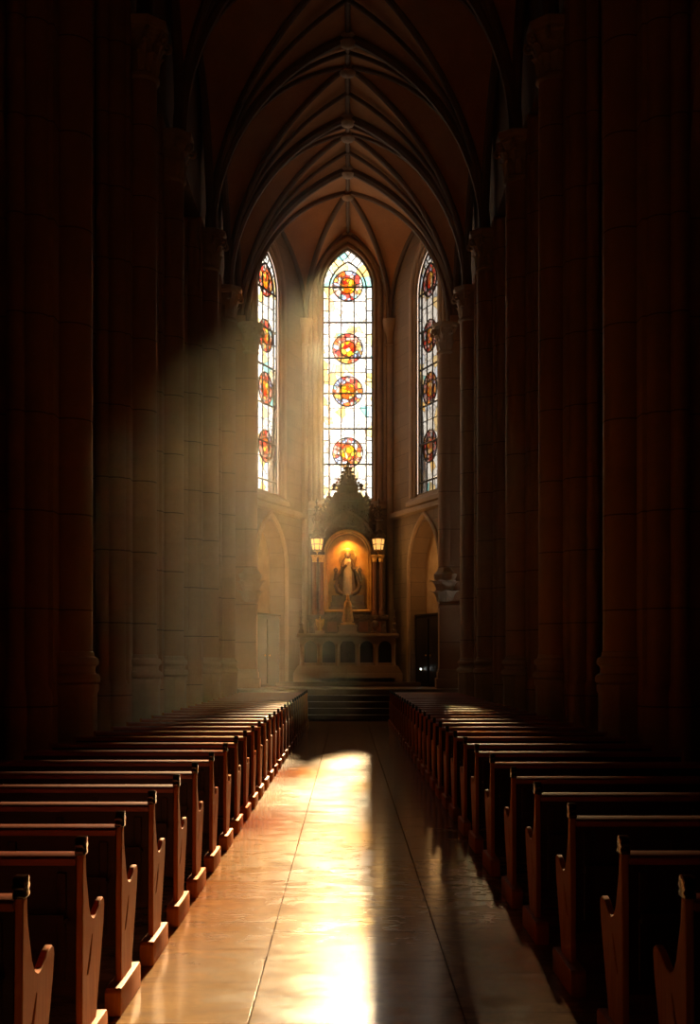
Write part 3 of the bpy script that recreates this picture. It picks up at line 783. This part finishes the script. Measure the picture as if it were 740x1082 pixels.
# wall with arched opening
hole = [(-.70, nz0)] + round_arch(.70, nzs, 20, .72) + [(.70, nz0)][0:]
outl = [(-1.3, Hh(650)), (1.3, Hh(650)), (1.3, Hh(572)), (1.12, Hh(552)), (.75, Hh(537)), (.46, Hh(520)), (-.46, Hh(520)), (-.75, Hh(537)), (-1.12, Hh(552)), (-1.3, Hh(572))]
hole = [(x, z) for x, z in [(-.70, nz0)] + round_arch(.70, nzs, 20, .72) + [(.70, nz0)]]
q = MB().holed(outl, [hole], -.05, .18, 'y'); q.box(-1.28, 1.28, .28, .36, Hh(650), Hh(575)); q.build('upper_stage', 'dark_carved', rt, bevel=.008)
# mouldings round the arch
q = MB()
for off, r_, yo in ((.02, .035, -.08), (.11, .05, -.10)):
    a = round_arch(.70 + off, nzs, 24, .72 + off); q.tube([(-.70 - off, yo, nz0 - .02)] + [(x, yo, z) for x, z in a] + [(.70 + off, yo, nz0 - .02)], r_, 8)
q.tube([(-.8, -.08, nz0 - .02), (.8, -.08, nz0 - .02)], .05, 8)
q.build('niche_moulding', 'ochre', rt)
q = MB(); a = lancet(.98, Hh(578), Hh(540), 16); q.tube([(x, -.10, z) for x, z in a], .07, 8)
q.lathe([(.03, -.03), (.20, -.02), (.22, 0), (.2, .03), (.03, .04)], 20, mtx=Matrix.Translation((0, -.12, Hh(546))) @ Matrix.Rotation(PI / 2, 4, 'X') @ Matrix.Scale(1.35, 4, (0, 1, 0)))
for i in range(8):
    a_ = 2 * PI * i / 8; q.ball((.20 * math.cos(a_), -.13, Hh(546) + .28 * math.sin(a_)), .045, .04, .045, 6)
q.box(-.32, .32, -.22, 0, Hh(556.5), Hh(554.5))
q.build('gable_tracery', 'dark_carved', rt)
for sg in (-1, 1):
    q = MB()      # blind lancets and a trefoil carved on each half of the gable
    for x, zt in ((.36, 531), (.52, 537), (.68, 543)):
        q.tube([(sg * (x - .06), -.06, Hh(556))] + [(sg * x + a, -.06, z) for a, z in lancet(.06, Hh(zt + 5), Hh(zt), 5)] + [(sg * (x + .06), -.06, Hh(556))], .018, 5)
    for k in range(3):
        a_ = 2 * PI * k / 3 + PI / 2; q.ball((sg * .20 + .07 * math.cos(a_), -.06, Hh(526) + .07 * math.sin(a_)), .06, .04, .06, 6)
    for k in range(6):
        x = .15 + .16 * k; q.ball((sg * x, -.10, Hh(537 + 3.3 * k) + .03), .05, .05, .07, 6)
    q.build('blind_tracery', 'dark_carved', rt)
# columns: pairs on either side
for sg in (-1, 1):
    for dx in (.93, 1.16):
        q = MB(); z0_, z1_ = Hh(650), Hh(588)
        q.lathe([(.10, z0_), (.10, z0_ + .10), (.08, z0_ + .14), (.09, z0_ + .18), (.068, z0_ + .22), (.062, z1_ - .22)], 16, c=(sg * dx, -.20, 0)); cl = q.build('column', 'brown_marble', rt)
        q = MB(); q.lathe([(.07, z1_ - .22), (.09, z1_ - .20), (.075, z1_ - .16), (.11, z1_ - .04), (.13, z1_), (.13, z1_ + .05)], 12, c=(sg * dx, -.20, 0), fold=.1, nf=6); q.build('capital', 'gold', cl)
    q = MB(); q.box(sg * .80, sg * 1.30, -.36, .1, Hh(587), Hh(584)); q.box(sg * .78, sg * 1.33, -.38, .1, Hh(568), Hh(565)); q.box(sg * .84, sg * .94, -.32, .1, Hh(584), Hh(568)); q.build('entablature', 'dark_carved', rt, bevel=.008)
    # pinnacle
    zb = Hh(566); q = MB(); q.lathe([(.15, zb), (.15, zb + .14), (.10, zb + .18), (.09, zb + .50), (.14, zb + .54), (.10, zb + .60), (.055, zb + .85), (.02, zb + 1.10), (.05, zb + 1.14), (.05, zb + 1.18), (.008, zb + 1.30)], 8, c=(sg * 1.08, -.12, 0))
    for k in range(4):
        for d in range(4):
            a_ = d * PI / 2; rr = .12 - .022 * k; q.ball((sg * 1.08 + rr * math.cos(a_), -.12 + rr * math.sin(a_), zb + .6 + .13 * k), .035, .035, .04, 6)
    pn = q.build('pinnacle', 'dark_carved', rt, ang=30)
# crockets along the gable slope
sl = [(1.12, Hh(553)), (.94, Hh(546)), (.76, Hh(538)), (.62, Hh(530)), (.50, Hh(522))]
for sg in (-1, 1):
    q = MB()
    for (xa, za_), (xb, zb) in zip(sl, sl[1:]):
        for f in (0, .5):
            x = sg * (xa + (xb - xa) * f); z = za_ + (zb - za_) * f
            q.tube([(x, -.02, z - .05), (x + sg * .06, -.03, z + .03), (x + sg * .10, -.03, z + .10), (x + sg * .05, -.03, z + .14)], [.06, .055, .05, .03], 7)
            q.ball((x + sg * .09, -.04, z + .14), .06, .06, .055, 6)
    q.build('crockets', 'dark_carved', rt)
# tower and spire
q = MB(); z0_ = Hh(530); 
q.lathe([(.50, z0_), (.50, Hh(522)), (.40, Hh(520)), (.40, Hh(515)), (.44, Hh(514)), (.34, Hh(511)), (.24, Hh(505)), (.14, Hh(500)), (.10, Hh(497)), (.06, Hh(492)), (.10, Hh(491)), (.05, Hh(489)), (.01, Hh(486))], 8, c=(0, 0, 0), sy=.55, rot=PI / 8)
for k, (rr, yy_) in enumerate(((.38, 510), (.31, 506.5), (.23, 503), (.17, 499), (.12, 495))):
    for i in range(8):
        a_ = i * PI / 4; q.ball((rr * math.cos(a_), rr * .55 * math.sin(a_), Hh(yy_)), .05, .045, .055, 6)
for sg in (-1, 1):
    q.tube([(sg * .3, 0, Hh(517.5)), (sg * .62, 0, Hh(517.5))], .035, 6)
    q.lathe([(.06, 0), (.08, .05), (.05, .08), (.10, .14), (.07, .20), (.02, .24)], 10, c=(sg * .47, 0, Hh(517.5)))
q.build('spire', 'dark_carved', rt, ang=30)

# relief with robed figure in the niche
rl = empty('niche_relief', (0, RY + .14, PB)); tag(rl, 'golden relief of a robed haloed figure in the lit arched niche', 'relief')
q = MB().prism([(-.69, nz0)] + round_arch(.69, nzs, 20, .71) + [(.69, nz0)], .04, .10, 'y').build('background_panel', 'ochre', rl)
q = MB(); q.lathe([(.27, 0), (.30, .012), (.27, .024)], 28, mtx=Matrix.Translation((0, .02, Hh(588))) @ Matrix.Rotation(PI / 2, 4, 'X')); q.build('halo', 'gold', rl)
q = MB(); q.box(-.66, .66, -.14, .04, nz0 + .01, nz0 + .14); q.box(-.60, .60, -.12, .04, nz0 + .14, nz0 + .30); q.box(-.56, .56, -.10, .04, nz0 + .30, Hh(629)); q.build('ledge', 'mantle', rl, bevel=.02)
fr = empty('figure', (0, -.02, Hh(629))); fr.parent = rl
figure(fr, 1.5, 'robe', 'mantle', 'flesh', 'arms', deep=.6)
q = MB()
for sg in (-1, 1):
    q.tube([(sg * .16, -.02, .04), (sg * .34, -.03, .14), (sg * .42, -.03, .34), (sg * .36, -.02, .55)], [.14, .15, .13, .07], 9, .6)
    q.tube([(sg * .14, 0, 1.0), (sg * .28, -.02, .80), (sg * .36, -.02, .62), (sg * .34, 0, .4)], [.07, .10, .10, .08], 8, .6)
    an = empty('attendant_figure', (sg * .42, -.02, .52)); an.parent = fr
    figure(an, .52, 'mantle', 'mantle', 'flesh', 'pray', veil=False, deep=.8)
q.build('billowing_drapery', 'mantle', fr)
sp = bpy.data.lights.new('niche_spot', 'SPOT'); so = bpy.data.objects.new('niche_spot', sp); C.objects.link(so)
sp.energy = 150; sp.color = (1, .42, .07); sp.spot_size = math.radians(110); sp.spot_blend = .9; sp.shadow_soft_size = .05
so.location = (0, RY - .22, PB + Hh(566)); so.rotation_euler = Vector((0, .30, -1)).to_track_quat('-Z', 'Y').to_euler()
q = MB(); q.tube([(-.14, -.24, Hh(563.5)), (.14, -.24, Hh(563.5))], .03, 8); q.tube([(0, -.24, Hh(563.5)), (0, -.08, Hh(562))], .012, 6); pl = q.build('picture_lamp', 'gold', loc=(0, RY, PB)); tag(pl, 'small lamp fixed at the crown of the arched niche', 'lamp')

# lanterns in front of the altarpiece
def lantern():
    root = empty('wall_lantern')
    q = MB(); q.lathe([(.02, -.10), (.05, -.06), (.14, -.03), (.15, 0)], 6); q.build('pan', 'gold', root)
    q = MB()
    q.lathe([(.15, .0), (.19, .19)], 6); q.lathe([(.19, .20), (.215, .38)], 6)
    q.build('lantern_glass', 'lamp_glass', root)
    q = MB()
    for i in range(6):
        a_ = i * PI / 3; q.tube([(.155 * math.cos(a_), .155 * math.sin(a_), 0), (.222 * math.cos(a_), .222 * math.sin(a_), .40)], .016, 5)
    for rr, z in ((.155, 0), (.195, .195), (.225, .39)):
        q.tube([(rr * math.cos(i * PI / 3), rr * math.sin(i * PI / 3), z) for i in range(7)], .018, 5)
    q.build('cage', 'dark_carved', root)
    q = MB(); q.lathe([(.235, .39), (.16, .45), (.06, .50), (.03, .56), (.005, .60)], 6); q.build('cap', 'dark_carved', root)
    q = MB(); q.tube([(0, .0, -.08), (0, .12, -.12), (0, .24, -.06)], .02, 6); q.build('bracket', 'gold', root)
    return root
ln = lantern(); ln.location = (-1.06, RY - .60, hy(583, RY)); tag(ln, 'glowing lantern on the left pair of altarpiece columns', 'lantern')
l2 = copy_tree(ln); l2.location.x = 1.06; tag(l2, 'glowing lantern on the right pair of altarpiece columns', 'lantern')
for sg in (-1, 1):
    lp = bpy.data.lights.new('lantern_light', 'POINT'); lo = bpy.data.objects.new('lantern_light', lp); C.objects.link(lo)
    lp.energy = 16; lp.color = (1, .55, .18); lp.shadow_soft_size = .1; lo.location = (sg * 1.06, RY - .95, hy(577, RY))

# dark wooden screens filling the lower part of the side niches
for sg, side in ((-1, 'left'), (1, 'right')):
    m, nx, wx = NICHE[sg]
    root = bpy.data.objects.new('wooden_screen', None); C.objects.link(root); root.matrix_world = m @ Matrix.Translation((nx, .17, PH))
    tag(root, 'dark wooden screen closing the lower part of the arched niche on the %s' % side, 'screen')
    q = MB(); q.box(-1.12, 1.12, 0, .10, 0, 2.38); q.box(-1.14, 1.14, -.05, .05, 2.38, 2.46); q.build('boarding', 'wood_black', root, bevel=.01)
    for e in (-1, 1):
        q = MB(); q.box(e * .08, e * 1.02, -.035, 0, .1, 2.28); d = q.build('door_leaf', 'wood_black', root, bevel=.01)
        q = MB(); q.ball((e * .18, -.06, 1.05), .03, .03, .03, 8); q.build('knob', 'gold', d)
m, nx, wx = NICHE[1]
vl = MB(); vl.lathe([(.03, -.06), (.045, -.04), (.03, -.03)], 10); vo = empty('votive_light', m @ Vector((nx - .45, .05, 1.7 - 6 * 41.5 / 1300))); vl.build('holder', 'gold', vo)
MB().ball((0, 0, 0), .028).build('flame_glass', 'small_light', vo); tag(vo, 'tiny bright light against the dark screen right of the altar', 'light')

# ------------------------------------------------------------ haze of incense in the nave
t = NT('incense haze'); vs_ = t.n('ShaderNodeVolumeScatter'); vs_.inputs['Anisotropy'].default_value = .45
vs_.inputs['Color'].default_value = (.90, .97, .90, 1)
v = t.co.outputs['Object']; x, y, z = t.sep(v)
def gs(c, cx, wd): return t.m_('EXPONENT', t.m_('MULTIPLY', t.m_('POWER', t.m_('DIVIDE', t.m_('SUBTRACT', c, cx), wd), 2), -1.0))
pa_ = t.m_('MULTIPLY', t.m_('MULTIPLY', gs(x, -1.9, .9), .6), t.m_('MULTIPLY', gs(y, 21, 8), gs(z, 4, 4)))
pb_ = t.m_('MULTIPLY', gs(x, -1.7, .9), t.m_('MULTIPLY', gs(y, 38, 7), gs(z, 9.5, 5)))
pl_ = t.m_('ADD', pa_, t.m_('MULTIPLY', pb_, 1.35))
pr_ = t.m_('MULTIPLY', gs(x, 1.6, .8), t.m_('MULTIPLY', gs(y, 42, 2.5), gs(z, 9, 4)))
nz = t.noise(t.mapv(v, (.9, .35, .7)), 1.0, 3, .55, .7)
nz = t.ramp(nz, [(.38, (.25, .25, .25)), (.64, (1.6, 1.6, 1.6))])
den = t.m_('MULTIPLY', t.m_('ADD', t.m_('ADD', t.m_('MULTIPLY', pl_, .021), t.m_('MULTIPLY', pr_, .012)), .0007), nz)
t.l(den, vs_.inputs['Density'])
t.l(vs_.outputs[0], t.out.inputs['Volume'])
hz = MB().prism([(-3.05, 10), (3.05, 10), (3.05, 39.2), (1.45, 43.8), (-1.45, 43.8), (-3.05, 39.2)], PH + .2, 16.5, 'z').build('incense_haze', t.m, smooth=False); tag(hz, 'thin pale haze drifting in the light below the apse windows', 'haze', kind='stuff')
